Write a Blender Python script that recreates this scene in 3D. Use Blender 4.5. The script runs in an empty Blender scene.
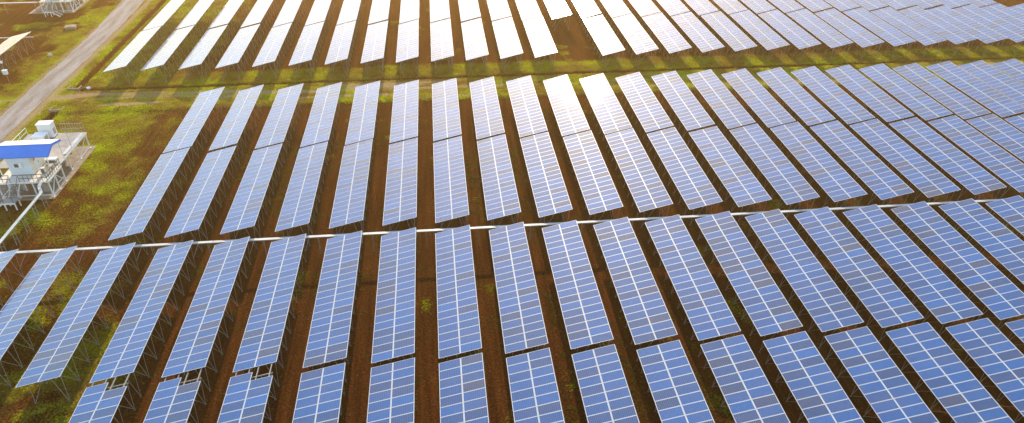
import bpy, math, random
import numpy as np
from mathutils import Matrix, Vector

random.seed(7)
rng = np.random.default_rng(7)
S = bpy.context.scene
COL = S.collection

# ---------------------------------------------------------------- camera, sky, sun, exposure
CAM_LOC = (49.4575, 0.0, 49.2637)
PITCH, YAW, ROLL, FPX = 0.58451766, 0.107424989, 0.0080897, 718.26
fw = Vector((math.sin(YAW)*math.cos(PITCH), math.cos(YAW)*math.cos(PITCH), -math.sin(PITCH)))
rt = Vector((math.cos(YAW), -math.sin(YAW), 0)); up = rt.cross(fw)
cr = rt*math.cos(ROLL)+up*math.sin(ROLL); cu = -rt*math.sin(ROLL)+up*math.cos(ROLL)
cam = bpy.data.cameras.new('camera'); co = bpy.data.objects.new('camera', cam); COL.objects.link(co)
co.matrix_world = Matrix(((cr.x, cu.x, -fw.x, CAM_LOC[0]), (cr.y, cu.y, -fw.y, CAM_LOC[1]), (cr.z, cu.z, -fw.z, CAM_LOC[2]), (0, 0, 0, 1)))
cam.sensor_width = 36; cam.lens = FPX*36/1024; cam.clip_start = 0.5; cam.clip_end = 6000
S.camera = co

SUN_EL, SUN_AZ = math.radians(21.0), math.radians(1.0)      # azimuth from +Y towards +X
w = bpy.data.worlds.new('World'); S.world = w; w.use_nodes = True
nt = w.node_tree; nt.nodes.clear()
sky = nt.nodes.new('ShaderNodeTexSky'); sky.sky_type = 'NISHITA'; sky.sun_disc = False
sky.sun_elevation = SUN_EL; sky.sun_rotation = SUN_AZ
sky.air_density = 1.3; sky.dust_density = 0.15; sky.ozone_density = 1.0; sky.altitude = 50
bg = nt.nodes.new('ShaderNodeBackground'); bg.inputs['Strength'].default_value = 0.15
wo = nt.nodes.new('ShaderNodeOutputWorld')
nt.links.new(sky.outputs[0], bg.inputs[0]); nt.links.new(bg.outputs[0], wo.inputs[0])
sl = bpy.data.lights.new('sun', 'SUN'); sl.energy = 3.1; sl.angle = math.radians(0.55); sl.color = (1.0, 0.82, 0.58)
so = bpy.data.objects.new('sun', sl); COL.objects.link(so)
sd = Vector((math.sin(SUN_AZ)*math.cos(SUN_EL), math.cos(SUN_AZ)*math.cos(SUN_EL), math.sin(SUN_EL)))
so.rotation_euler = sd.to_track_quat('Z', 'Y').to_euler(); so.location = (50, 150, 80)
S.view_settings.view_transform = 'Standard'; S.view_settings.look = 'None'
S.view_settings.exposure = 1.4; S.view_settings.gamma = 1.0
S.render.engine = 'CYCLES'
FLARE_HAZE = 0.0008

# ---------------------------------------------------------------- helpers
def project(x, y, z):
    v = Vector((x, y, z))-Vector(CAM_LOC); d = v.dot(fw)
    return 512+FPX*v.dot(cr)/d, 211.5-FPX*v.dot(cu)/d

class MB:
    def __init__(s): s.v = []; s.f = []; s.m = []
    def quad(s, a, b, c, d, mi=0):
        i = len(s.v); s.v += [tuple(a), tuple(b), tuple(c), tuple(d)]; s.f.append((i, i+1, i+2, i+3)); s.m.append(mi)
    def box(s, lo, hi, mi=0):
        x0, y0, z0 = lo; x1, y1, z1 = hi; i = len(s.v)
        s.v += [(x0,y0,z0),(x1,y0,z0),(x1,y1,z0),(x0,y1,z0),(x0,y0,z1),(x1,y0,z1),(x1,y1,z1),(x0,y1,z1)]
        for f in ((3,2,1,0),(4,5,6,7),(0,1,5,4),(1,2,6,5),(2,3,7,6),(3,0,4,7)):
            s.f.append(tuple(i+k for k in f)); s.m.append(mi)
    def bar(s, a, b, w=0.06, h=None, mi=0, roundn=0):
        a = Vector(a); b = Vector(b); d = (b-a).normalized(); h = h or w
        ref = Vector((0,0,1)) if abs(d.z) < 0.95 else Vector((0,1,0))
        x = d.cross(ref).normalized(); y = x.cross(d)
        i = len(s.v)
        if roundn:
            n = roundn
            for p in (a, b):
                for k in range(n):
                    t = 2*math.pi*k/n; s.v.append(tuple(p+x*math.cos(t)*w/2+y*math.sin(t)*w/2))
            for k in range(n):
                s.f.append((i+k, i+(k+1) % n, i+n+(k+1) % n, i+n+k)); s.m.append(mi)
            s.f.append(tuple(i+k for k in reversed(range(n)))); s.m.append(mi)
            s.f.append(tuple(i+n+k for k in range(n))); s.m.append(mi)
            return
        for p in (a, b):
            for sx, sy in ((-1,-1),(1,-1),(1,1),(-1,1)):
                s.v.append(tuple(p+x*sx*w/2+y*sy*h/2))
        for f in ((3,2,1,0),(4,5,6,7),(0,1,5,4),(1,2,6,5),(2,3,7,6),(3,0,4,7)):
            s.f.append(tuple(i+k for k in f)); s.m.append(mi)
    def mesh(s, name, mats):
        me = bpy.data.meshes.new(name); me.from_pydata(s.v, [], s.f)
        for m in (mats if isinstance(mats, (list, tuple)) else [mats]): me.materials.append(m)
        me.polygons.foreach_set('material_index', s.m); me.update(); return me
    def build(s, name, mats, parent=None, loc=(0,0,0), rot=None):
        return link(name, s.mesh(name, mats), parent, loc, rot)

def link(name, data, parent=None, loc=(0,0,0), rot=None):
    o = bpy.data.objects.new(name, data); COL.objects.link(o); o.parent = parent; o.location = loc
    if rot: o.rotation_euler = rot
    return o
def tag(o, label, cat, group=None):
    o['label'] = label; o['category'] = cat
    if group: o['group'] = group
    return o
def thing(name, label, cat, loc=(0,0,0), group=None):
    return tag(link(name, None, None, loc), label, cat, group)
def structure(o): o['kind'] = 'structure'; return o

def fade(t): return t*t*(3-2*t)
def vnoise(x, y, seed=0):
    xi = np.floor(x).astype(np.int64); yi = np.floor(y).astype(np.int64)
    u = fade(x-xi); v = fade(y-yi)
    def h(a, b):
        n = (a*374761393+b*668265263+seed*1442695041) & 0xffffffff
        n = ((n ^ (n >> 13))*1274126177) & 0xffffffff
        return ((n ^ (n >> 16)) & 0xffff)/65535.0
    return (h(xi,yi)*(1-u)+h(xi+1,yi)*u)*(1-v)+(h(xi,yi+1)*(1-u)+h(xi+1,yi+1)*u)*v
def fbm(x, y, seed=0, octs=4):
    t = 0; a = .5; n = 0
    for i in range(octs):
        t = t+a*vnoise(x*2**i, y*2**i, seed+i*17); n += a; a *= .5
    return t/n
def sstep(a, b, x): return fade(np.clip((x-a)/(b-a), 0, 1))

# ---------------------------------------------------------------- materials
def newmat(name):
    m = bpy.data.materials.new(name); m.use_nodes = True
    n = m.node_tree.nodes; l = m.node_tree.links
    return m, n, l, n['Principled BSDF']
def noisy(name, c1, c2, scale=3.0, rough=.6, metal=0.0, bump=0.0, detail=6):
    m, n, l, b = newmat(name)
    tc = n.new('ShaderNodeTexCoord'); tx = n.new('ShaderNodeTexNoise'); tx.inputs['Scale'].default_value = scale; tx.inputs['Detail'].default_value = detail
    l.new(tc.outputs['Object'], tx.inputs['Vector'])
    r = n.new('ShaderNodeValToRGB'); r.color_ramp.elements[0].position = .3; r.color_ramp.elements[1].position = .7
    r.color_ramp.elements[0].color = (*c1, 1); r.color_ramp.elements[1].color = (*c2, 1)
    l.new(tx.outputs['Fac'], r.inputs[0]); l.new(r.outputs[0], b.inputs['Base Color'])
    b.inputs['Roughness'].default_value = rough; b.inputs['Metallic'].default_value = metal
    if bump:
        bp = n.new('ShaderNodeBump'); bp.inputs['Strength'].default_value = bump; bp.inputs['Distance'].default_value = .05
        l.new(tx.outputs['Fac'], bp.inputs['Height']); l.new(bp.outputs[0], b.inputs['Normal'])
    return m
M_alu = noisy('anodised aluminium frame', (.46,.46,.46), (.57,.56,.55), 2.0, .45)
M_galv = noisy('galvanised steel', (.25,.23,.20), (.38,.35,.31), 6.0, .6, .2)
M_foot = noisy('earth stained concrete', (.10,.06,.035), (.17,.11,.065), 4.0, .95)
M_white = noisy('white painted steel', (.72,.71,.68), (.84,.83,.80), 1.5, .45)
M_tray = noisy('galvanised tray cover', (.40,.40,.38), (.64,.63,.60), .45, .6)
M_traygrey = noisy('dull galvanised cover', (.34,.37,.36), (.50,.53,.51), .7, .55)
M_conc = noisy('weathered concrete', (.20,.145,.095), (.36,.28,.20), 1.2, .9, 0, .4)
M_deck = noisy('cream deck plate', (.62,.56,.46), (.76,.70,.60), 1.0, .8)
M_backdeck = noisy('grey deck concrete', (.34,.30,.27), (.44,.40,.36), 1.3, .9)
M_cabin = noisy('pale grey sheet wall', (.60,.66,.72), (.70,.75,.80), .6, .5)
M_cream = noisy('cream wall panel', (.66,.62,.52), (.74,.70,.60), .8, .6)
M_blue = noisy('blue roof sheet', (.03,.21,.70), (.045,.26,.80), .6, .38)
M_roofwhite = noisy('white roof colour', (.78,.78,.78), (.86,.86,.85), .5, .4)
M_cab = noisy('white equipment enamel', (.78,.78,.78), (.86,.86,.86), .7, .4)
M_dark = noisy('dark brown grey metal', (.10,.075,.065), (.17,.13,.12), 3, .5, .2)
M_red = noisy('orange red paint', (.50,.09,.03), (.60,.13,.04), 2, .5)
M_stone = noisy('pale stone', (.42,.38,.33), (.62,.58,.52), 4, .9, 0, .5)

# solar cell glass: 12 x 6 cells, bus bars, white back sheet margin, colour differs from module to module
LX, LY = 2.006, 1.014          # module long side (up the slope) and short side (along the row)
def cell_material():
    m, n, l, b = newmat('solar cell glass')
    def math_(op, a, c=None, clamp=False):
        q = n.new('ShaderNodeMath'); q.operation = op; q.use_clamp = clamp
        for i, v in enumerate((a, c)):
            if v is None: continue
            if isinstance(v, (int, float)): q.inputs[i].default_value = v
            else: l.new(v, q.inputs[i])
        return q.outputs[0]
    tc = n.new('ShaderNodeTexCoord'); sp = n.new('ShaderNodeSeparateXYZ'); l.new(tc.outputs['Object'], sp.inputs[0])
    oi = n.new('ShaderNodeObjectInfo')
    px = (LX-.12)/12; py = (LY-.082)/6
    u = math_('DIVIDE', math_('ADD', sp.outputs['X'], (LX-.12)/2), px); v = math_('DIVIDE', math_('ADD', sp.outputs['Y'], (LY-.082)/2), py)
    # inside test
    ins = math_('MULTIPLY', math_('LESS_THAN', math_('ABSOLUTE', sp.outputs['X']), (LX-.12)/2), math_('LESS_THAN', math_('ABSOLUTE', sp.outputs['Y']), (LY-.082)/2))
    fu = math_('FRACT', u); fv = math_('FRACT', v)
    gu = math_('GREATER_THAN', math_('ABSOLUTE', math_('SUBTRACT', fu, .5)), .462)
    gv = math_('GREATER_THAN', math_('ABSOLUTE', math_('SUBTRACT', fv, .5)), .478)
    bus = math_('LESS_THAN', math_('ABSOLUTE', math_('SUBTRACT', math_('FRACT', math_('MULTIPLY', fv, 3.0)), .5)), .03)
    grid = math_('MAXIMUM', math_('MAXIMUM', gu, math_('MULTIPLY', gv, .5)), math_('MULTIPLY', bus, .35))
    cmb = n.new('ShaderNodeCombineXYZ'); l.new(math_('FLOOR', u), cmb.inputs[0]); l.new(math_('FLOOR', v), cmb.inputs[1]); l.new(math_('MULTIPLY', oi.outputs['Random'], 97.0), cmb.inputs[2])
    wn = n.new('ShaderNodeTexWhiteNoise'); wn.noise_dimensions = '3D'; l.new(cmb.outputs[0], wn.inputs['Vector'])
    # crystalline mottling
    nz = n.new('ShaderNodeTexNoise'); nz.inputs['Scale'].default_value = 9.0; nz.inputs['Detail'].default_value = 3; l.new(tc.outputs['Object'], nz.inputs['Vector'])
    r = n.new('ShaderNodeValToRGB'); e = r.color_ramp.elements
    stops = [(0.0,(.0020,.036,.150)),(.08,(.0022,.084,.310)),(.22,(.0024,.060,.235)),(.45,(.0026,.074,.272)),(.62,(.0032,.056,.215)),(.78,(.0045,.044,.170)),(.88,(.008,.036,.135)),(.95,(.019,.035,.105)),(1.0,(.032,.036,.085))]
    e[0].position = 0; e[0].color = (*stops[0][1],1); e[1].position = 1; e[1].color = (*stops[-1][1],1)
    for p, c in stops[1:-1]:
        q = e.new(p); q.color = (*c,1)
    l.new(oi.outputs['Random'], r.inputs[0])
    val = math_('ADD', math_('MULTIPLY', wn.outputs['Value'], .22), math_('ADD', math_('MULTIPLY', nz.outputs['Fac'], .3), .72))
    hs = n.new('ShaderNodeHueSaturation'); l.new(r.outputs[0], hs.inputs['Color']); l.new(val, hs.inputs['Value'])
    mx = n.new('ShaderNodeMix'); mx.data_type = 'RGBA'; l.new(grid, mx.inputs['Factor']); l.new(hs.outputs[0], mx.inputs['A']); mx.inputs['B'].default_value = (.09,.25,.50,1)
    mw = n.new('ShaderNodeMix'); mw.data_type = 'RGBA'; l.new(ins, mw.inputs['Factor']); mw.inputs['A'].default_value = (.50,.52,.55,1); l.new(mx.outputs['Result'], mw.inputs['B'])
    # thin dust film
    d = n.new('ShaderNodeTexNoise'); d.inputs['Scale'].default_value = .45; d.inputs['Detail'].default_value = 5
    gp = n.new('ShaderNodeNewGeometry'); dm = n.new('ShaderNodeMapping'); dm.inputs['Scale'].default_value = (.7,2.2,.5); l.new(gp.outputs['Position'], dm.inputs[0]); l.new(dm.outputs[0], d.inputs['Vector'])
    du = n.new('ShaderNodeMapRange'); du.inputs['From Min'].default_value = .42; du.inputs['From Max'].default_value = .75; du.inputs['To Min'].default_value = 0.0; du.inputs['To Max'].default_value = .20
    l.new(d.outputs['Fac'], du.inputs['Value'])
    md = n.new('ShaderNodeMix'); md.data_type = 'RGBA'; l.new(du.outputs[0], md.inputs['Factor']); l.new(mw.outputs['Result'], md.inputs['A']); md.inputs['B'].default_value = (.17,.115,.09,1)
    l.new(md.outputs['Result'], b.inputs['Base Color'])
    rr = n.new('ShaderNodeMapRange'); rr.inputs['To Min'].default_value = .60; rr.inputs['To Max'].default_value = .72
    l.new(d.outputs['Fac'], rr.inputs['Value']); l.new(rr.outputs[0], b.inputs['Roughness'])
    b.inputs['IOR'].default_value = 1.5
    b.inputs['Specular IOR Level'].default_value = .16; b.inputs['Sheen Weight'].default_value = .07; b.inputs['Sheen Roughness'].default_value = .45; b.inputs['Coat Weight'].default_value = 1.0; b.inputs['Coat Roughness'].default_value = .085; b.inputs['Coat IOR'].default_value = 1.45
    return m
M_cell = cell_material()

# ---------------------------------------------------------------- ground
YD, YC0, YC1, YB0, YA0, YA1, YE0, YF0 = 46.354, 46.916, 66.445, 68.536, 88.498, 108.09, 117.955, 137.998
def ditch_profile(d, w, depth): return -depth*np.exp(-(d/w)**2)
def ground_h(x, y):
    h = .05*(fbm(x*.9, y*.9, 3)-.5)+.10*(fbm(x*.13, y*.13, 9)-.5)
    h = h+.22*sstep(107.2, 108.2, y)*(1-sstep(115.6, 116.5, y))*sstep(-12, -9, x)
    h = h+ditch_profile(y-116.9, .42, .55)*sstep(-10.9, -10.3, x)
    h = h+ditch_profile(x+10.7, .50, .65)*sstep(117.2, 117.9, y)
    h = h+ditch_profile(x+10.5, .40, .40)*sstep(104.2, 104.8, y)*(1-sstep(108.2, 108.8, y))
    return h
def grass_amount(x, y):
    n1 = fbm(x*.22, y*.22, 21); n2 = fbm(x*.6, y*.6, 33)
    g = np.zeros_like(x)
    patch = sstep(.44, .62, .6*n1+.4*n2)
    # open land at the left of the blocks
    left = (1-sstep(7.5, 12.5, x+5*(n1-.5)))*sstep(68, 76, y)
    lush = sstep(84, 100, y+10*(n1-.5))*(1-sstep(-1, 7, x+4*(n2-.5)))
    g = np.maximum(g, left*(.28+.22*patch+.30*lush+.40*(n2-.5)))
    # strip between the blocks and headland behind it
    g = np.maximum(g, sstep(107, 108, y)*(1-sstep(116, 117, y))*(.68+.3*patch+.25*(n2-.5)))
    head = sstep(116.8, 117.4, y)*(1-sstep(121, 124.5, y+3*(n1-.5)))*sstep(-11, -10, x)
    g = np.maximum(g, head*(.82+.3*patch+.25*(n2-.5)))
    # verge by the track
    g = np.maximum(g, sstep(-14.6, -13.6, x)*(1-sstep(-9.8, -8.2, x+1.5*(n2-.5)))*sstep(100, 110, y)*(.75+.3*patch))
    g = np.maximum(g, (1-sstep(-18.5, -18, x))*sstep(-25, -19, x+5*(n1-.5))*(.35+.45*patch+.5*(n2-.5)))
    g = np.maximum(g, (1-sstep(-20, -18, x))*.8*sstep(.50, .66, n1))
    # brown land far left of the track
    g = g*(1-.9*(1-sstep(-25, -20, x+7*(n1-.5)))*(1-.55*patch))
    # weeds between the rows
    inrow = sstep(8, 13, x)
    g = np.maximum(g, inrow*.45*sstep(.58, .74, .55*n1+.45*n2))
    # bottom-left corner
    g = np.maximum(g, (1-sstep(15, 24, x))*(1-sstep(62, 70, y))*(.20+.6*patch))
    # bare ditch beds
    bare = np.exp(-((y-116.9)/.5)**2)*sstep(-10.9,-10.3,x)+np.exp(-((x+10.7)/.55)**2)*sstep(117,117.8,y)+np.exp(-((x+10.5)/.5)**2)*sstep(104,104.8,y)*(1-sstep(108.2,108.9,y))
    g = g-1.6*np.clip(bare, 0, 1)
    return np.clip(g, 0, 1)
def track_amount(x, y):
    n1 = fbm(x*.3, y*.3, 51)
    n3 = fbm(x*.08, y*.9, 91)
    t = np.exp(-((y-112.4-.8*(n1-.5))/.6)**2)*sstep(-12, -8, x)*(.3+.5*n1)
    t = np.maximum(t, .75*sstep(.52, .70, n3)*sstep(107.5, 109, y)*(1-sstep(114.5, 116, y)))
    t = np.maximum(t, np.exp(-((x+13.6+.6*(n1-.5))/.9)**2)*.8)
    t = np.maximum(t, np.exp(-((x+18.6+.6*(n1-.5))/.7)**2)*.6)
    t = np.maximum(t, .9*sstep(.52, .66, fbm(x*.16, y*.16, 77))*(1-sstep(2, 9, x))*sstep(84, 92, y)*(1-sstep(103, 107, y))*sstep(-9, -4, x))
    return np.clip(t, 0, 1)

def ground_material():
    m, n, l, b = newmat('ground soil and grass')
    gp = n.new('ShaderNodeNewGeometry')
    def noise(scale, detail=6, rough=.6):
        t = n.new('ShaderNodeTexNoise'); t.inputs['Scale'].default_value = scale; t.inputs['Detail'].default_value = detail; t.inputs['Roughness'].default_value = rough
        l.new(gp.outputs['Position'], t.inputs['Vector']); return t.outputs['Fac']
    def ramp(fac, c1, c2, p1=.32, p2=.68):
        r = n.new('ShaderNodeValToRGB'); r.color_ramp.elements[0].position = p1; r.color_ramp.elements[1].position = p2
        r.color_ramp.elements[0].color = (*c1,1); r.color_ramp.elements[1].color = (*c2,1); l.new(fac, r.inputs[0]); return r.outputs[0]
    def mix(f, a, c):
        q = n.new('ShaderNodeMix'); q.data_type = 'RGBA'; l.new(f, q.inputs['Factor']); l.new(a, q.inputs['A']); l.new(c, q.inputs['B']); return q.outputs['Result']
    def attr(name):
        a = n.new('ShaderNodeAttribute'); a.attribute_name = name; return a.outputs['Fac']
    fine = noise(4.5, 8, .7); mid = noise(.8, 6); big = noise(.10, 4)
    soil = mix(mid, ramp(fine, (.020,.0068,.0020), (.125,.040,.011)), ramp(fine, (.031,.0095,.0025), (.145,.047,.013)))
    grass = mix(ramp(big, (0,0,0), (1,1,1), .42, .58), ramp(fine, (.075,.048,.008), (.34,.22,.035)), ramp(fine, (.115,.145,.002), (.48,.56,.006)))
    mp = n.new('ShaderNodeMapping'); mp.inputs['Scale'].default_value = (1.6,.10,1); l.new(gp.outputs['Position'], mp.inputs[0])
    st = n.new('ShaderNodeTexNoise'); st.inputs['Scale'].default_value = 1.0; st.inputs['Detail'].default_value = 4; l.new(mp.outputs[0], st.inputs['Vector'])
    mm = n.new('ShaderNodeMix'); mm.data_type = 'RGBA'; mm.blend_type = 'MULTIPLY'; mm.inputs['Factor'].default_value = 1; l.new(soil, mm.inputs['A']); l.new(ramp(st.outputs['Fac'], (.62,.64,.68), (1.35,1.35,1.35), .35, .65), mm.inputs['B']); soil = mm.outputs['Result']
    tan = ramp(fine, (.26,.17,.085), (.46,.33,.19))
    def edge(a, amt):
        q = n.new('ShaderNodeMath'); q.operation = 'ADD'; l.new(a, q.inputs[0])
        s = n.new('ShaderNodeMath'); s.operation = 'MULTIPLY_ADD'; l.new(fine, s.inputs[0]); s.inputs[1].default_value = amt; s.inputs[2].default_value = -amt*.5
        l.new(s.outputs[0], q.inputs[1])
        r = n.new('ShaderNodeMapRange'); r.interpolation_type = 'SMOOTHSTEP'; r.inputs['From Min'].default_value = .15; r.inputs['From Max'].default_value = .90
        l.new(q.outputs[0], r.inputs['Value']); return r.outputs[0]
    c = mix(edge(attr('grass'), 1.9), soil, grass)
    c = mix(edge(attr('track'), 1.0), c, tan)
    l.new(c, b.inputs['Base Color']); b.inputs['Roughness'].default_value = .95; b.inputs['Specular IOR Level'].default_value = .0
    bp = n.new('ShaderNodeBump'); bp.inputs['Strength'].default_value = .9; bp.inputs['Distance'].default_value = .26
    l.new(fine, bp.inputs['Height']); l.new(bp.outputs[0], b.inputs['Normal'])
    return m
M_ground = ground_material()
def axis(a, b, step, extra, far):
    xs = list(np.arange(a, b+1e-6, step))+extra
    for k in far: xs.append(k)
    return np.unique(np.round(np.array(xs), 3))
gx = axis(-60, 200, .5, [-11.3,-11.1,-10.9,-10.7,-10.3,-10.1], [-3000,-800,-300,-120,260,420,900,3000])
gy = axis(20, 190, .5, [116.2,116.35,116.65,116.8,116.9,117.1,117.3], [-3000,-600,-150,-40,250,420,900,3000])
GX, GY = np.meshgrid(gx, gy); fx = GX.ravel(); fy = GY.ravel()
near = ((fx > -61) & (fx < 201) & (fy > 19) & (fy < 191)).astype(float)
gz = ground_h(fx, fy)*near
nx, ny = len(gx), len(gy)
idx = np.arange(nx*ny).reshape(ny, nx)
quads = np.stack([idx[:-1,:-1], idx[:-1,1:], idx[1:,1:], idx[1:,:-1]], -1).reshape(-1, 4)
me = bpy.data.meshes.new('ground'); me.from_pydata(np.stack([fx, fy, gz], 1).tolist(), [], quads.tolist())
for nm, fn in (('grass', grass_amount), ('track', track_amount)):
    a = me.attributes.new(nm, 'FLOAT', 'POINT'); a.data.foreach_set('value', fn(fx, fy).astype(np.float32))
me.materials.append(M_ground); me.polygons.foreach_set('use_smooth', [True]*len(quads)); me.update()
structure(link('ground', me))

# gravel track, slightly bending left far away
def gravel_material():
    m, n, l, b = newmat('gravel')
    gp = n.new('ShaderNodeNewGeometry')
    t = n.new('ShaderNodeTexNoise'); t.inputs['Scale'].default_value = 5; t.inputs['Detail'].default_value = 8; t.inputs['Roughness'].default_value = .75
    mp = n.new('ShaderNodeMapping'); mp.inputs['Scale'].default_value = (1,.12,1); l.new(gp.outputs['Position'], mp.inputs[0])
    t2 = n.new('ShaderNodeTexNoise'); t2.inputs['Scale'].default_value = .9; t2.inputs['Detail'].default_value = 5
    l.new(gp.outputs['Position'], t.inputs['Vector']); l.new(mp.outputs[0], t2.inputs['Vector'])
    r = n.new('ShaderNodeValToRGB'); r.color_ramp.elements[0].color = (.16,.14,.13,1); r.color_ramp.elements[1].color = (.40,.36,.33,1); r.color_ramp.elements[0].position = .3; r.color_ramp.elements[1].position = .7
    r2 = n.new('ShaderNodeValToRGB'); r2.color_ramp.elements[0].color = (.74,.69,.63,1); r2.color_ramp.elements[1].color = (1.15,1.15,1.18,1); r2.color_ramp.elements[0].position = .35; r2.color_ramp.elements[1].position = .6
    l.new(t.outputs['Fac'], r.inputs[0]); l.new(t2.outputs['Fac'], r2.inputs[0])
    q = n.new('ShaderNodeMix'); q.data_type = 'RGBA'; q.blend_type = 'MULTIPLY'; q.inputs['Factor'].default_value = 1
    l.new(r.outputs[0], q.inputs['A']); l.new(r2.outputs[0], q.inputs['B']); l.new(q.outputs['Result'], b.inputs['Base Color'])
    b.inputs['Roughness'].default_value = .95; b.inputs['Specular IOR Level'].default_value = .2
    bp = n.new('ShaderNodeBump'); bp.inputs['Strength'].default_value = .6; bp.inputs['Distance'].default_value = .06
    l.new(t.outputs['Fac'], bp.inputs['Height']); l.new(bp.outputs[0], b.inputs['Normal'])
    return m
mb = MB(); ys = np.arange(60, 260, .8); prev = None
for i, y in enumerate(ys):
    bend = -2.2*max(0, (y-135)/35)**2
    y_ = np.array([y]); w1 = .45*(float(fbm(y_*.5, y_*0+1, 5)[0])-.5); w2 = .45*(float(fbm(y_*.5, y_*0+9, 6)[0])-.5)
    row = []
    for x, dz in ((-18.1+bend+w1, .03), (-17.2+bend, .10), (-15.9+bend*.85, .13), (-14.9+bend*.6, .10), (-14.1+bend*.35+w2, .03)):
        z = float(ground_h(np.array([x]), y_)[0])
        row.append((x, y, z+dz))
    if prev:
        for k in range(4): mb.quad(prev[k], prev[k+1], row[k+1], row[k])
    prev = row
structure(mb.build('gravel_road', gravel_material()))

# ---------------------------------------------------------------- solar tables
PITCHX, W, HD, LOW = 6.0, 3.9356, .9354, 2.6
TILT = math.atan2(HD, W); CT, ST = math.cos(TILT), math.sin(TILT); SL = math.hypot(W, HD)
NMOD = 19; STEP = (YC1-YC0)/NMOD; TLEN = YC1-YC0
def module_mesh():
    mb = MB(); a, b = LX/2, LY/2; fwid = .028; t0, t1, tg = -.04, 0.0, -.006
    o = [(-a,-b),(a,-b),(a,b),(-a,b)]; i_ = [(-a+fwid,-b+fwid),(a-fwid,-b+fwid),(a-fwid,b-fwid),(-a+fwid,b-fwid)]
    for k in range(4):
        p, q = o[k], o[(k+1) % 4]; pi, qi = i_[k], i_[(k+1) % 4]
        mb.quad((*p,t0),(*q,t0),(*q,t1),(*p,t1)); mb.quad((*p,t1),(*q,t1),(*qi,t1),(*pi,t1)); mb.quad((*pi,t1),(*qi,t1),(*qi,tg),(*pi,tg))
    mb.quad(*[(*p,tg) for p in i_], 1); mb.quad(*[(*p,t0) for p in reversed(o)], 2)
    return mb.mesh('solar_module', [M_alu, M_cell, M_cab])
ME_mod = module_mesh()
def onslope(s, y, dn): return (s*CT+dn*ST, y, LOW+s*ST-dn*CT)      # dn: distance below the glass plane
PUR = (.42, 1.62, 2.44, 3.64)
def purlin_mesh(y0, y1):
    mb = MB(); mb.box((-.035, y0, -.05), (.035, y1, .05)); return mb.mesh('purlin', M_galv)
ME_pur = purlin_mesh(-.03, TLEN+.03); ME_purlong = purlin_mesh(-.06, TLEN+.50)
RAF0, RAF1 = .25, 3.85
FOOT_F, FOOT_R = .60, 3.45
def strut_pts(y):
    def top(x): return (x, y, LOW+x*HD/W-.27)
    return [((FOOT_F, y-.04, .05), top(.80)), ((FOOT_F, y+.04, .05), top(2.02)), ((FOOT_R, y-.04, .05), top(2.75)), ((FOOT_R, y+.04, .05), top(3.68))]
mb = MB(); a = onslope(RAF0, 0, .20); b = onslope(RAF1, 0, .20); mb.bar(a, b, .06, .11); ME_raf = mb.mesh('support_frame', M_galv)
ME_str = []
for p, q in strut_pts(0):
    mb = MB(); mb.bar(p, q, .036); ME_str.append(mb.mesh('strut', M_galv))
mb = MB(); mb.box((-.10,-.10,-.25), (.10,.10,.05)); ME_foot = mb.mesh('footing', M_foot)
mb = MB(); mb.bar(a, b, .06, .11)
for p, q in strut_pts(0): mb.bar(p, q, .036)
for x in (FOOT_F, FOOT_R): mb.box((x-.10,-.10,-.25), (x+.10,.10,.05), 1)
ME_frame = mb.mesh('support_frame', [M_galv, M_foot])
NFR = 9; FR0 = .5; FRS = (TLEN-2*FR0)/(NFR-1)
mb = MB(); mb.bar((3.68, 0, LOW+3.68*HD/W-.3), (FOOT_R, FRS,   .12), .034); ME_brace = mb.mesh('brace', M_galv)
mb = MB(); mb.bar((.80, 0, LOW+.8*HD/W-.3), (FOOT_F, FRS,   .12), .034); ME_brace2 = mb.mesh('brace', M_galv)

def table(label, x, y, group, detail, skip=(), long=False, cat='solar table'):
    r = thing('solar_table', label, cat, (x, y, random.uniform(-.05,.05)), group)
    r.rotation_euler = (random.gauss(0,.0018), random.gauss(0,.005), random.gauss(0,.0010))
    for i in range(NMOD):
        for j in range(2):
            if (i, j) in skip: continue
            s = .011+LX/2+j*(SL-LX-.022)
            o = link('solar_module', ME_mod, r, onslope(s, (i+.5)*STEP, 0), (random.gauss(0,.0025), -TILT+random.gauss(0,.0025), 0))
    for s in PUR:
        link('purlin', ME_purlong if long else ME_pur, r, onslope(s, 0, .095), (0, -TILT, 0))
    for i in range(NFR):
        yy = FR0+i*FRS
        if detail:
            f = link('support_frame', ME_raf, r, (0, yy, 0))
            for me_ in ME_str: link('strut', me_, f)
            for fx_ in (FOOT_F, FOOT_R): link('footing', ME_foot, f, (fx_, 0, 0))
        else:
            link('support_frame', ME_frame, r, (0, yy, 0))
        if i < NFR-1:
            link('brace', ME_brace, r, (0, yy, 0))
            if detail: link('brace', ME_brace2, r, (0, yy, 0))
    return r

ORD = ['','first','second','third','fourth','fifth','sixth','seventh','eighth','ninth','tenth','eleventh','twelfth','thirteenth','fourteenth','fifteenth','sixteenth']
def in_view(x, y):
    pts = []
    for t in np.linspace(0, 1, 24):
        for s in (0, .5, 1):
            px, py = project(x+s*W, y+t*TLEN, LOW+s*HD); pts.append((px, py))
    return sum(1 for p in pts if 0 <= p[0] <= 1024 and 0 <= p[1] <= 423) >= 2
ROWS = [  # name, near end y, first k, missing k, where, group, detailed supports
    ('D', YD-TLEN, 3, (), 'in nearest bottom row', 'solar tables of the nearest row', True),
    ('C', YC0, 0, (), 'in row just before the cable tray', 'solar tables before the cable tray', True),
    ('B', YB0, 2, (), 'in row just beyond the cable tray', 'solar tables beyond the cable tray', False),
    ('A', YA1-TLEN, 2, (), 'in row just before the grass track', 'solar tables before the grass track', False),
    ('E', YE0, -1, (12,), 'in row just beyond the grass track', 'solar tables beyond the grass track', False),
    ('F', YF0, -1, (), 'in the farthest row at the top', 'solar tables of the farthest row', False)]
SETTING_TABLES = []
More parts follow.
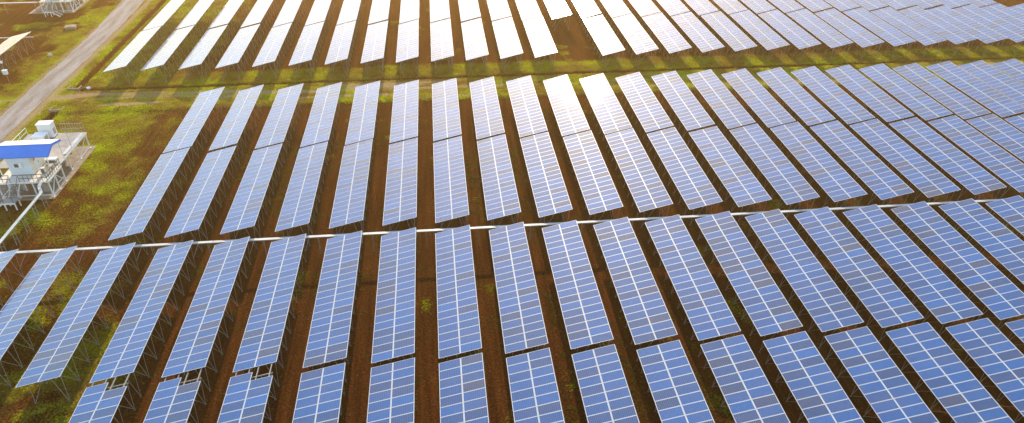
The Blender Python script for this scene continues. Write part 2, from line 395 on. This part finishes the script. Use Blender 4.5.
for nm, y0, k0, miss, where, grp, det in ROWS:
    ks = [k for k in range(k0, 40) if k not in miss and not (nm == 'F' and k > 27) and in_view(PITCHX*k, y0)]
    n = len(ks)
    for i, k in enumerate(ks):
        if i < (n+1)//2: pos = 'leftmost solar table' if i == 0 else 'solar table %s from the left' % ORD[i+1]
        else: pos = 'rightmost solar table' if i == n-1 else 'solar table %s from the right' % ORD[n-i]
        pre = 'tilted blue ' if nm in 'CD' else ('pale glinting ' if nm in 'EF' else 'tilted ')
        extra = ''; skip = ()
        if nm == 'D' and k in (3, 4, 5):
            skip = ((NMOD-1, 1),); extra = ', corner module missing'
        label = pre+pos+' '+where+extra
        table(label, PITCHX*k, y0, grp, det, skip, bool(skip))
table('lone solar table at the far left edge beyond the gravel road', -28.75, 136.55-TLEN, None, False)

# ---------------------------------------------------------------- cable trays
def tray(label, pts, width=.38, z=2.35, post_step=6.0, post_off=3.0, conduits=(), mat=None):
    r = thing('cable_tray', label, 'cable tray', (pts[0][0], pts[0][1], 0))
    ox, oy = pts[0]; acc = 0; nextp = post_off
    for (x0, y0), (x1, y1) in zip(pts, pts[1:]):
        d = Vector((x1-x0, y1-y0, 0)); L = d.length; d.normalize(); nrm = Vector((-d.y, d.x, 0))
        n = max(1, round(L/2.4)); st = L/n
        ch = MB(); p0 = Vector((x0-ox, y0-oy, z-.06)); ch.bar(p0, p0+d*L, width-.05, .10); ch.build('tray_channel', M_galv, r)
        for i in range(n):
            c0 = p0+d*(i*st+.012); c1 = p0+d*((i+1)*st-.012)
            m = MB(); m.bar(c0+Vector((0,0,.075)), c1+Vector((0,0,.075)), width, .035); o = m.build('tray_cover', mat or M_tray, r)
            o.rotation_euler = (0, 0, 0); o.location.z = random.uniform(-.006,.006)
        t = nextp-acc
        while t < L:
            pc = p0+d*t; m = MB()
            for sgn in (-1, 1): m.bar((pc.x+nrm.x*sgn*.2, pc.y+nrm.y*sgn*.2, -.2), (pc.x+nrm.x*sgn*.2, pc.y+nrm.y*sgn*.2, z-.1), .05)
            for hh in (.9, 1.7): m.bar(pc+nrm*.2+Vector((0,0,hh-pc.z)), pc-nrm*.2+Vector((0,0,hh-pc.z)), .035)
            m.build('support_post', M_galv, r); t += post_step
        acc += L; nextp = acc+(t-L)
    for x, y, x2, y2, z2 in conduits:
        m = MB(); m.bar((x-ox, y-oy, z-.05), (x2-ox, y2-oy, z2), .06, roundn=6); m.build('conduit', M_galv, r)
    return r
tray('long white cable tray running across between the two middle rows', [(-8, 67.5), (118, 67.5)], post_step=6.0, post_off=12.9,
     conduits=[(6*k+3.9, 67.3, 6*k+3.6, 66.0, 1.5) for k in range(0, 20)])
tray('short white cable tray leading from the blue roofed station', [(-.95, 83.4), (-.75, 81.6), (.2, 79.9), (.2, 67.8)], width=.38, z=2.36, post_step=2.6, post_off=3.6, mat=M_traygrey)
tray('white cable tray left of the distant station at the top', [(-60, 158.3), (-33.3, 158.3)], width=.5, z=2.36, post_off=2)
tray('thin cable tray below the lone table at the far left', [(-50, 136.9), (-25.0, 136.9)], width=.25, z=2.3, post_off=2)

# ---------------------------------------------------------------- inverter stations
def gable_roof(par):
    roof = MB(); x0, x1 = -6.6, .0; e, rg, bk = (84.25, 5.08), (86.1, 5.86), (88.3, 5.36); th = .05
    n = 22; st = (x1-x0)/n
    f = MB(); b_ = MB()
    for i in range(n):   # trapezoid ribs
        xa = x0+i*st
        for mbx, (p, q) in ((f, (e, rg)), (b_, (rg, bk))):
            for u0, u1, h0, h1 in ((0,.62,0,0),(.62,.72,0,.035),(.72,.9,.035,.035),(.9,1,.035,0)):
                mbx.quad((xa+u0*st,p[0],p[1]+h0),(xa+u1*st,p[0],p[1]+h1),(xa+u1*st,q[0],q[1]+h1),(xa+u0*st,q[0],q[1]+h0))
    # underside and verge boards
    r = f.build('roof', M_blue, par)
    b_.build('rear_slope', M_roofwhite, r)  # rear slope coloured white, front slope blue
    v = MB()
    for x in (x1+.005, x0-.055):
        for p, q in ((e, rg), (rg, bk)):
            v.v += [(x,p[0],p[1]+.05),(x+.05,p[0],p[1]+.05),(x+.05,q[0],q[1]+.05),(x,q[0],q[1]+.05),(x,p[0],p[1]-.28),(x+.05,p[0],p[1]-.28),(x+.05,q[0],q[1]-.28),(x,q[0],q[1]-.28)]
            i = len(v.v)-8
            for fc in ((0,1,2,3),(7,6,5,4),(0,4,5,1),(1,5,6,2),(2,6,7,3),(3,7,4,0)): v.f.append(tuple(i+k for k in fc)); v.m.append(0)
    v.build('verge_board', M_blue, r)
    g = MB(); g.box((x0, e[0]-.05, e[1]-.12), (x1, e[0]-.003, e[1]+.03)); g.build('eave_board', M_blue, r)
    u = MB(); u.quad((x0,e[0],e[1]-.05),(x0,rg[0],rg[1]-.05),(x1,rg[0],rg[1]-.05),(x1,e[0],e[1]-.05)); u.quad((x0,rg[0],rg[1]-.05),(x0,bk[0],bk[1]-.05),(x1,bk[0],bk[1]-.05),(x1,rg[0],rg[1]-.05)); u.build('soffit', M_cream, r)
    p = MB(); p.bar((x0,rg[0],rg[1]+.05),(x1,rg[0],rg[1]+.05),.22,.03); p.build('ridge_cap', M_roofwhite, r)

def rail(par, pts, z, h=1.0, step=1.1, name='handrail', mat=None):
    m = MB()
    for (x0, y0), (x1, y1) in zip(pts, pts[1:]):
        L = math.hypot(x1-x0, y1-y0); n = max(1, round(L/step))
        for k in (h, h*.5): m.bar((x0,y0,z+k),(x1,y1,z+k),.06)
        for i in range(n+1):
            t = i/n; m.bar((x0+(x1-x0)*t, y0+(y1-y0)*t, z),(x0+(x1-x0)*t, y0+(y1-y0)*t, z+h),.045)
    return m.build(name, mat or M_galv, par)

def station(label, dx, dy, stair_dir):
    r = thing('inverter_station', label, 'inverter station', (dx, dy, 0))
    x0, x1 = -6.3, -.12; yf, ym, yb = 82.66, 86.6, 96.0; z = 2.4
    m = MB(); m.box((-9.0, 82.2, -.3), (.10, 96.3, .10)); m.build('base_slab', M_conc, r)
    d = MB(); d.box((x0, yf, z-.06), (x1, ym, z)); deck = d.build('deck', M_deck, r)
    d = MB(); d.box((-8.3, ym+.003, z-.08), (-.55, yb, z-.01)); d.build('rear_deck', M_backdeck, r)
    e = MB()
    e.box((x0-.06, yf-.07, z-.2), (x1+.06, yf-.004, z+.01)); e.box((x1+.004, yf, z-.2), (x1+.07, ym, z+.01))
    e.box((-.545, ym+.01, z-.2), (-.48, yb, z+.01)); e.box((-8.3, yb+.004, z-.2), (-.48, yb+.07, z+.01)); e.box((x0-.07, yf, z-.2), (x0-.004, ym, z+.01))
    e.build('edge_beam', M_white, deck)
    for yy in (82.75, 84.6, 86.55, 89.6, 92.6, 95.8):
        xs = (-6.2, -4.2, -2.1, -.18) if yy < 87 else (-8.2, -5.6, -3.0, -.62)
        for xx in xs:
            c = MB(); c.box((xx-.07, yy-.07, .1), (xx+.07, yy+.07, z-.09)); c.box((xx-.15, yy-.15, .1), (xx+.15, yy+.15, .14)); c.build('column', M_white, r)
    for (xa, ya, za), (xb, yb_, zb) in [((-.18,82.8,.2),(-.18,84.6,.2)),((-.18,84.6,.2),(-.18,86.5,.2)),((-.18,84.6,.9),(-.18,86.5,.9)),((-.18,82.8,.3),(-.18,84.55,2.2)),((-.18,86.5,.3),(-.18,84.65,2.2)),((-6.2,82.75,.35),(-.2,82.75,.35)),
                                     ((-.62,89.6,.2),(-.62,95.8,.2)),((-.62,92.6,.3),(-.62,89.65,2.2)),((-.62,92.65,.3),(-.62,95.75,2.2)),((-6.2,82.75,.4),(-4.25,82.75,2.2))]:
        c = MB(); c.bar((xa,ya,za),(xb,yb_,zb),.09); c.build('brace', M_white, r)
    # cabin
    cx0, cx1, cy0, cy1, zt = -5.2, -2.42, 84.5, 87.6, 5.12
    c = MB(); c.box((cx0, cy0, z+.05), (cx1, cy1, zt)); cab = c.build('cabin', M_cream, r)
    p = MB(); nr = 14; st = (cx1-cx0)/nr
    for i in range(nr):
        xa = cx0+i*st; ya = cy0-.012
        for u0, u1, h0, h1 in ((0,.55,0,0),(.55,.68,0,.03),(.68,.87,.03,.03),(.87,1,.03,0)):
            p.quad((xa+u0*st,ya-h0,z+.06),(xa+u1*st,ya-h1,z+.06),(xa+u1*st,ya-h1,zt-.02),(xa+u0*st,ya-h0,zt-.02))
    p.build('corrugated_wall', M_cabin, cab)
    s = MB(); s.box((cx0-.05, cy0-.1, z+.004), (cx1+.05, cy1+.05, z+.05)); s.build('plinth', M_dark, cab)
    s = MB(); s.box((cx1+.006, 85.2, z+.06), (cx1+.05, 86.2, z+2.1)); dr = s.build('door', M_cabin, cab)
    s = MB(); s.box((cx1+.052, 86.02, z+1.0), (cx1+.10, 86.08, z+1.16)); s.build('handle', M_dark, dr)
    s = MB(); s.bar((cx1+.35, 84.7, 4.3), (cx1+.35, 86.1, 5.0), .09); s.build('pipe', M_red, cab)
    for xx in (-6.3, -.25):
        for yy in (84.45, 88.1):
            c = MB(); c.box((xx-.05, yy-.05, z-.02), (xx+.05, yy+.05, 5.05)); c.build('roof_post', M_white, r)
    gable_roof(r)
    # wall unit, conduits and boxes below the deck
    c = MB(); c.box((-4.3, cy0-.42, 3.7), (-3.4, cy0-.05, 4.3)); c.box((-4.2, cy0-.445, 3.76), (-3.7, cy0-.422, 4.24), 1); c.build('air_conditioner', [M_cab, M_dark], cab)
    for yy in (83.3, 85.2, 90.5, 93.5):
        c = MB(); c.bar((-6.1, yy, 2.05), (-.4, yy, 2.05), .16); c.build('cable_run', M_dark, r)
    for xx, yy in ((-1.6, 84.2), (-2.6, 86.0), (-2.2, 91.0), (-4.4, 84.8)):
        c = MB(); c.box((xx-.3, yy-.2, .1), (xx+.3, yy+.2, 1.25)); c.box((xx-.34, yy-.24, 1.252), (xx+.34, yy+.24, 1.3)); c.build('junction_box', M_backdeck, r)
    for xx, yy, h in ((-1.3, 84.6, .9), (-.75, 85.6, .7)):
        c = MB(); c.box((xx-.25, yy-.2, z+.002), (xx+.25, yy+.2, z+h)); c.box((xx-.2, yy-.215, z+.15), (xx+.2, yy-.202, z+h-.1), 1); c.build('switch_box', [M_cream, M_dark], r)
    # low equipment on the right of the deck
    c = MB(); c.box((-2.1, 87.0, z), (-.7, 87.7, z+.75)); c.box((-2.0, 86.97, z+.2), (-.8, 86.995, z+.6), 1); c.build('cable_cabinet', [M_cab, M_dark], r)
    # transformer boxes on the rear deck
    def cabinet(xa, xb, ya, yb2, zt2):
        m = MB(); m.box((xa, ya, z), (xb, yb2, z+.12), 1); m.box((xa, ya, z+.12), (xb, yb2, zt2-.12)); m.box((xa-.07, ya-.07, zt2-.118), (xb+.07, yb2+.07, zt2))
        for i in range(6): m.box((xb+.002, ya+.25, z+.5+i*.14), (xb+.03, yb2-.25, z+.56+i*.14), 1)
        m.box((xa+.1, ya-.03, z+.3), ((xa+xb)/2-.03, ya-.004, zt2-.3)); m.box(((xa+xb)/2+.03, ya-.03, z+.3), (xb-.1, ya-.004, zt2-.3))
        m.build('transformer_box', [M_cab, M_dark], r)
    cabinet(-5.95, -4.15, 94.6, 95.8, 4.55); cabinet(-5.9, -4.4, 92.5, 93.9, 3.75)
    # rails, fence on the rear edge
    rail(r, [(x0, yf+.05), (-4.55, yf+.05)], z, mat=M_dark); rail(r, [(-3.45, yf+.05), (x1-.05, yf+.05), (x1-.05, ym)], z, 1.0, .55, mat=M_dark)
    rail(r, [(-8.2, 88), (-8.2, 95.9)], z, 1.1, 2.2, mat=M_white)
    rail(r, [(-3.6, 95.9), (-.6, 95.9)], z, 1.5, .35, 'rear_fence')
    for xx, yy, h in ((-2.2, 95.8, 2.2), (-.62, 91.4, 3.2)):
        c = MB(); c.bar((xx, yy, z), (xx, yy, z+h), .06, roundn=6); c.build('pole', M_galv, r)
    c = MB(); c.box((-1.15, 89.6, z+.02), (-.60, 95.7, z+.10)); c.build('deck_tray', M_tray, r)
    # stair: upper flight to a landing, then a lower flight to the side
    sx0, sx1 = -4.5, -3.5; zl = 1.1; yl0, yl1 = 79.9, 81.1
    st = MB()
    for i in range(6):
        t = (i+.5)/6; st.box((sx0, yf-.08-t*(yf-.08-yl1)-.12, z-t*(z-zl)-.03), (sx1, yf-.08-t*(yf-.08-yl1)+.12, z-t*(z-zl)))
    stair = st.build('stair', M_galv, r)
    sg = MB()
    for x in (sx0-.03, sx1+.03): sg.bar((x, yf-.1, z-.1), (x, yl1, zl-.08), .05, .2)
    sg.build('stringer', M_white, stair)
    for x in (sx0-.05, sx1+.05):
        sg = MB(); sg.bar((x, yf-.1, z+.9), (x, yl1, zl+.9), .045); sg.bar((x, yl1, zl), (x, yl1, zl+.9), .045); sg.bar((x, yl0, zl), (x, yl0, zl+.9), .045); sg.bar((x, yl1, zl+.9), (x, yl0, zl+.9), .045)
        sg.build('stair_rail', M_dark, stair)
    la = MB(); la.box((sx0-.25, yl0, zl-.05), (sx1+.25, yl1, zl)); la.box((sx0-.25, yl0-.05, zl-.2), (sx1+.25, yl0-.004, zl+.01), 1)
    la.build('landing', [M_galv, M_white], r)
    for xx in (sx0-.1, sx1+.1):
        for yy in (yl0+.1, yl1-.1):
            c = MB(); c.box((xx-.06, yy-.06, -.1), (xx+.06, yy+.06, zl-.06)); c.build('landing_leg', M_white, r)
    xs = (sx1+.27) if stair_dir > 0 else (sx0-.27)
    lf = MB()
    for i in range(5):
        t = (i+.5)/5; xx = xs+stair_dir*t*1.5; lf.box((xx-.13, yl0+.1, zl*(1-t)-.03), (xx+.13, yl1-.1, zl*(1-t)))
    lo_ = lf.build('lower_stair', M_galv, r)
    sg = MB()
    for yy in (yl0+.05, yl1-.05): sg.bar((xs, yy, zl-.08), (xs+stair_dir*1.55, yy, .0), .05, .2)
    sg.build('stringer', M_white, lo_)
    return r
station('inverter station on white stilts with bright blue gable roof', 0, 0, -1)
station('distant inverter station on stilts cut off by the top edge', -26.78, 75.75, 1)

# ---------------------------------------------------------------- small things
def pole_with_box():
    r = thing('pole', 'thin pole with a white box left of the gravel road', 'pole', (-22.6, 120.6, 0))
    m = MB(); m.bar((0,0,-.3), (0,0,4.3), .08, roundn=8); m.build('mast', M_galv, r)
    m = MB(); m.box((-.35,-.25,1.7), (.3,.25,2.35)); m.box((-.4,-.3,2.352), (.35,.3,2.42)); m.build('equipment_box', M_cab, r)
    m = MB(); m.box((-.15,-.12,3.6), (.15,.12,3.95)); m.bar((0,0,3.8), (.3,0,4.1), .05); m.build('lamp_head', M_cab, r)
pole_with_box()
def rock(label, x, y, sx, sy, sz, seed, cat='stone', name='stone', mat=None):
    v = []; f = []; nu, nv = 9, 6; rr = random.Random(seed)
    for j in range(nv+1):
        ph = math.pi*j/nv
        for i in range(nu):
            th = 2*math.pi*i/nu; k = 1+rr.uniform(-.18,.18)
            v.append((sx*k*math.sin(ph)*math.cos(th), sy*k*math.sin(ph)*math.sin(th), sz*(math.cos(ph)*.8+.35)*k))
    for j in range(nv):
        for i in range(nu): f.append((j*nu+i, (j+1)*nu+i, (j+1)*nu+(i+1) % nu, j*nu+(i+1) % nu))
    me = bpy.data.meshes.new(name); me.from_pydata(v, [], f); me.materials.append(mat or M_stone); me.update()
    return tag(link(name, me, None, (x, y, 0)), label, cat)
def manhole():
    m = MB(); m.box((-.9,-.7,-.2), (.9,.7,.42)); m.box((-1.0,-.8,.422), (1.0,.8,.56)); m.box((-.35,-.3,.562), (.35,.3,.6))
    tag(m.build('manhole', M_conc, None, (-23.4, 148.0, 0), (0,0,.2)), 'low concrete manhole box in the grass left of the gravel road', 'manhole')
manhole()
rock('small pale stone on the left verge of the gravel road', -21.3, 133.2, .45, .4, .4, 2)
rock('tiny white stone at the corner where the ditches meet', -8.7, 117.3, .35, .3, .3, 4, mat=M_cab)
def headwall(label, x, y, w, d, h):
    m = MB(); m.box((-w/2,-d/2,-.5), (w/2,-d/2+.18,h)); m.box((-w/2,-d/2+.182,-.5), (-w/2+.18,d/2,h*.9)); m.box((w/2-.18,-d/2+.182,-.5), (w/2,d/2,h*.9)); m.box((-w/2+.2,-d/2+.2,-.6), (w/2-.2,d/2,-.25))
    tag(m.build('culvert_headwall', M_conc, None, (x, y, 0)), label, 'culvert')
headwall('concrete culvert mouth where the long ditch ends by the track', -11.1, 117.7, 1.9, 1.4, .25)
headwall('concrete culvert block behind the blue roofed station', -10.5, 109.3, 1.9, 1.4, .30)

# ---------------------------------------------------------------- grass and weeds (uncountable)
M_blade = noisy('grass blades', (.17,.13,.016), (.36,.32,.022), .4, .8)
M_weed = noisy('weed leaves', (.055,.060,.012), (.10,.15,.018), .8, .7)
for m_ in (M_blade, M_weed):
    n_ = m_.node_tree.nodes; l_ = m_.node_tree.links; b_ = n_['Principled BSDF']; tr = n_.new('ShaderNodeBsdfTranslucent'); ms = n_.new('ShaderNodeMixShader'); ms.inputs[0].default_value = .5
    l_.new(b_.inputs['Base Color'].links[0].from_socket, tr.inputs['Color']); l_.new(b_.outputs[0], ms.inputs[1]); l_.new(tr.outputs[0], ms.inputs[2])
    l_.new(ms.outputs[0], n_['Material Output'].inputs['Surface']); b_.inputs['Specular IOR Level'].default_value = .2
def blades(name, X, Y, hmin, hmax, nb, spread, wid, mat, seed):
    r = np.random.default_rng(seed); n = len(X)*nb
    bx = np.repeat(X, nb)+r.normal(0, spread, n); by = np.repeat(Y, nb)+r.normal(0, spread, n)
    bz = ground_h(bx, by)-.02; a = r.uniform(0, 2*np.pi, n); hgt = r.uniform(hmin, hmax, n); lean = r.uniform(.2, .9, n)*hgt; a2 = r.uniform(0, 2*np.pi, n)
    dx = np.cos(a)*wid; dy = np.sin(a)*wid
    V = np.empty((n, 3, 3)); V[:,0] = np.stack([bx-dx, by-dy, bz], 1); V[:,1] = np.stack([bx+dx, by+dy, bz], 1)
    V[:,2] = np.stack([bx+np.cos(a2)*lean, by+np.sin(a2)*lean, bz+hgt], 1)
    me = bpy.data.meshes.new(name); me.vertices.add(n*3); me.vertices.foreach_set('co', V.ravel())
    me.loops.add(n*3); me.loops.foreach_set('vertex_index', np.arange(n*3, dtype=np.int32))
    me.polygons.add(n); me.polygons.foreach_set('loop_start', np.arange(0, n*3, 3, dtype=np.int32))
    me.materials.append(mat); me.update(calc_edges=True); me.validate()
    return link(name, me)
cx = rng.uniform(-45, 160, 260000); cy = rng.uniform(30, 172, 260000)
g = grass_amount(cx, cy); t = track_amount(cx, cy)
inroad = (cx < -13.8) & (cx > -18.4); onslab = (cx < .8) & (cx > -9.4) & (cy > 81.8) & (cy < 97)
keep = (g*(1-t) > .35+.5*rng.random(len(cx))) & ~inroad & ~onslab & ~((np.abs(cy-116.9) < .5) & (cx > -11))
o = blades('grass', cx[keep], cy[keep], .10, .28, 7, .16, .035, M_blade, 1); o['kind'] = 'stuff'
tag(o, 'short yellow green grass on the verges and the strip between panel blocks', 'grass')
cx = rng.uniform(8, 130, 42000); cy = rng.uniform(32, 106, 42000)
gap = np.mod(cx, 6)/6
pm = fbm(cx*.16, cy*.16, 61)*.6+fbm(cx*.7, cy*.7, 63)*.4
keep = (pm > .53+.16*rng.random(len(cx))) & ((gap > .5) | (rng.random(len(cx)) < .3))
o = blades('weeds', cx[keep], cy[keep], .05, .26, 12, .17, .035, M_weed, 2); o['kind'] = 'stuff'
tag(o, 'low green weeds growing on the brown soil between the rows', 'weeds')

# clods and small stones on the bare soil
N = 36000
cx = rng.uniform(4, 125, N); cy = rng.uniform(30, 107, N); sz = .03+.09*rng.random(N)**3
OCT = np.array([(1,0,0),(0,1,0),(-1,0,0),(0,-1,0),(0,0,.8)], float); FC = np.array([(0,1,4),(1,2,4),(2,3,4),(3,0,4)])
ang = rng.uniform(0, 6.28, N); jit = rng.uniform(.6, 1.4, (N, 5, 1))
V = OCT[None]*jit*sz[:, None, None]; ca, sa = np.cos(ang)[:, None], np.sin(ang)[:, None]
V = np.stack([V[..., 0]*ca-V[..., 1]*sa+cx[:, None], V[..., 0]*sa+V[..., 1]*ca+cy[:, None], V[..., 2]+ground_h(cx, cy)[:, None]-.005], -1)
F = (FC[None]+(np.arange(N)*5)[:, None, None]).reshape(-1, 3)
me = bpy.data.meshes.new('soil_clods'); me.from_pydata(V.reshape(-1, 3).tolist(), [], F.tolist()); me.materials.append(noisy('dry clods', (.06,.025,.008), (.24,.12,.05), 1.7, .95)); me.update()
o = link('soil_clods', me); o['kind'] = 'stuff'
tag(o, 'dry brown clods and small stones strewn on the soil', 'soil')

# ---------------------------------------------------------------- added warm haze standing in for the lens flare
m = bpy.data.materials.new('flare haze'); m.use_nodes = True; n = m.node_tree.nodes; n.clear()
pv = n.new('ShaderNodeVolumePrincipled'); ou = n.new('ShaderNodeOutputMaterial'); m.node_tree.links.new(pv.outputs[0], ou.inputs['Volume'])
pv.inputs['Color'].default_value = (1.0,.62,.24,1); pv.inputs['Density'].default_value = FLARE_HAZE; pv.inputs['Anisotropy'].default_value = .7
mb = MB(); mb.box((-3100,-3100,-2), (3100,3100,53)); o = mb.build('haze', m); o['kind'] = 'stuff'
tag(o, 'thin warm haze added in place of the golden sun flare', 'haze')
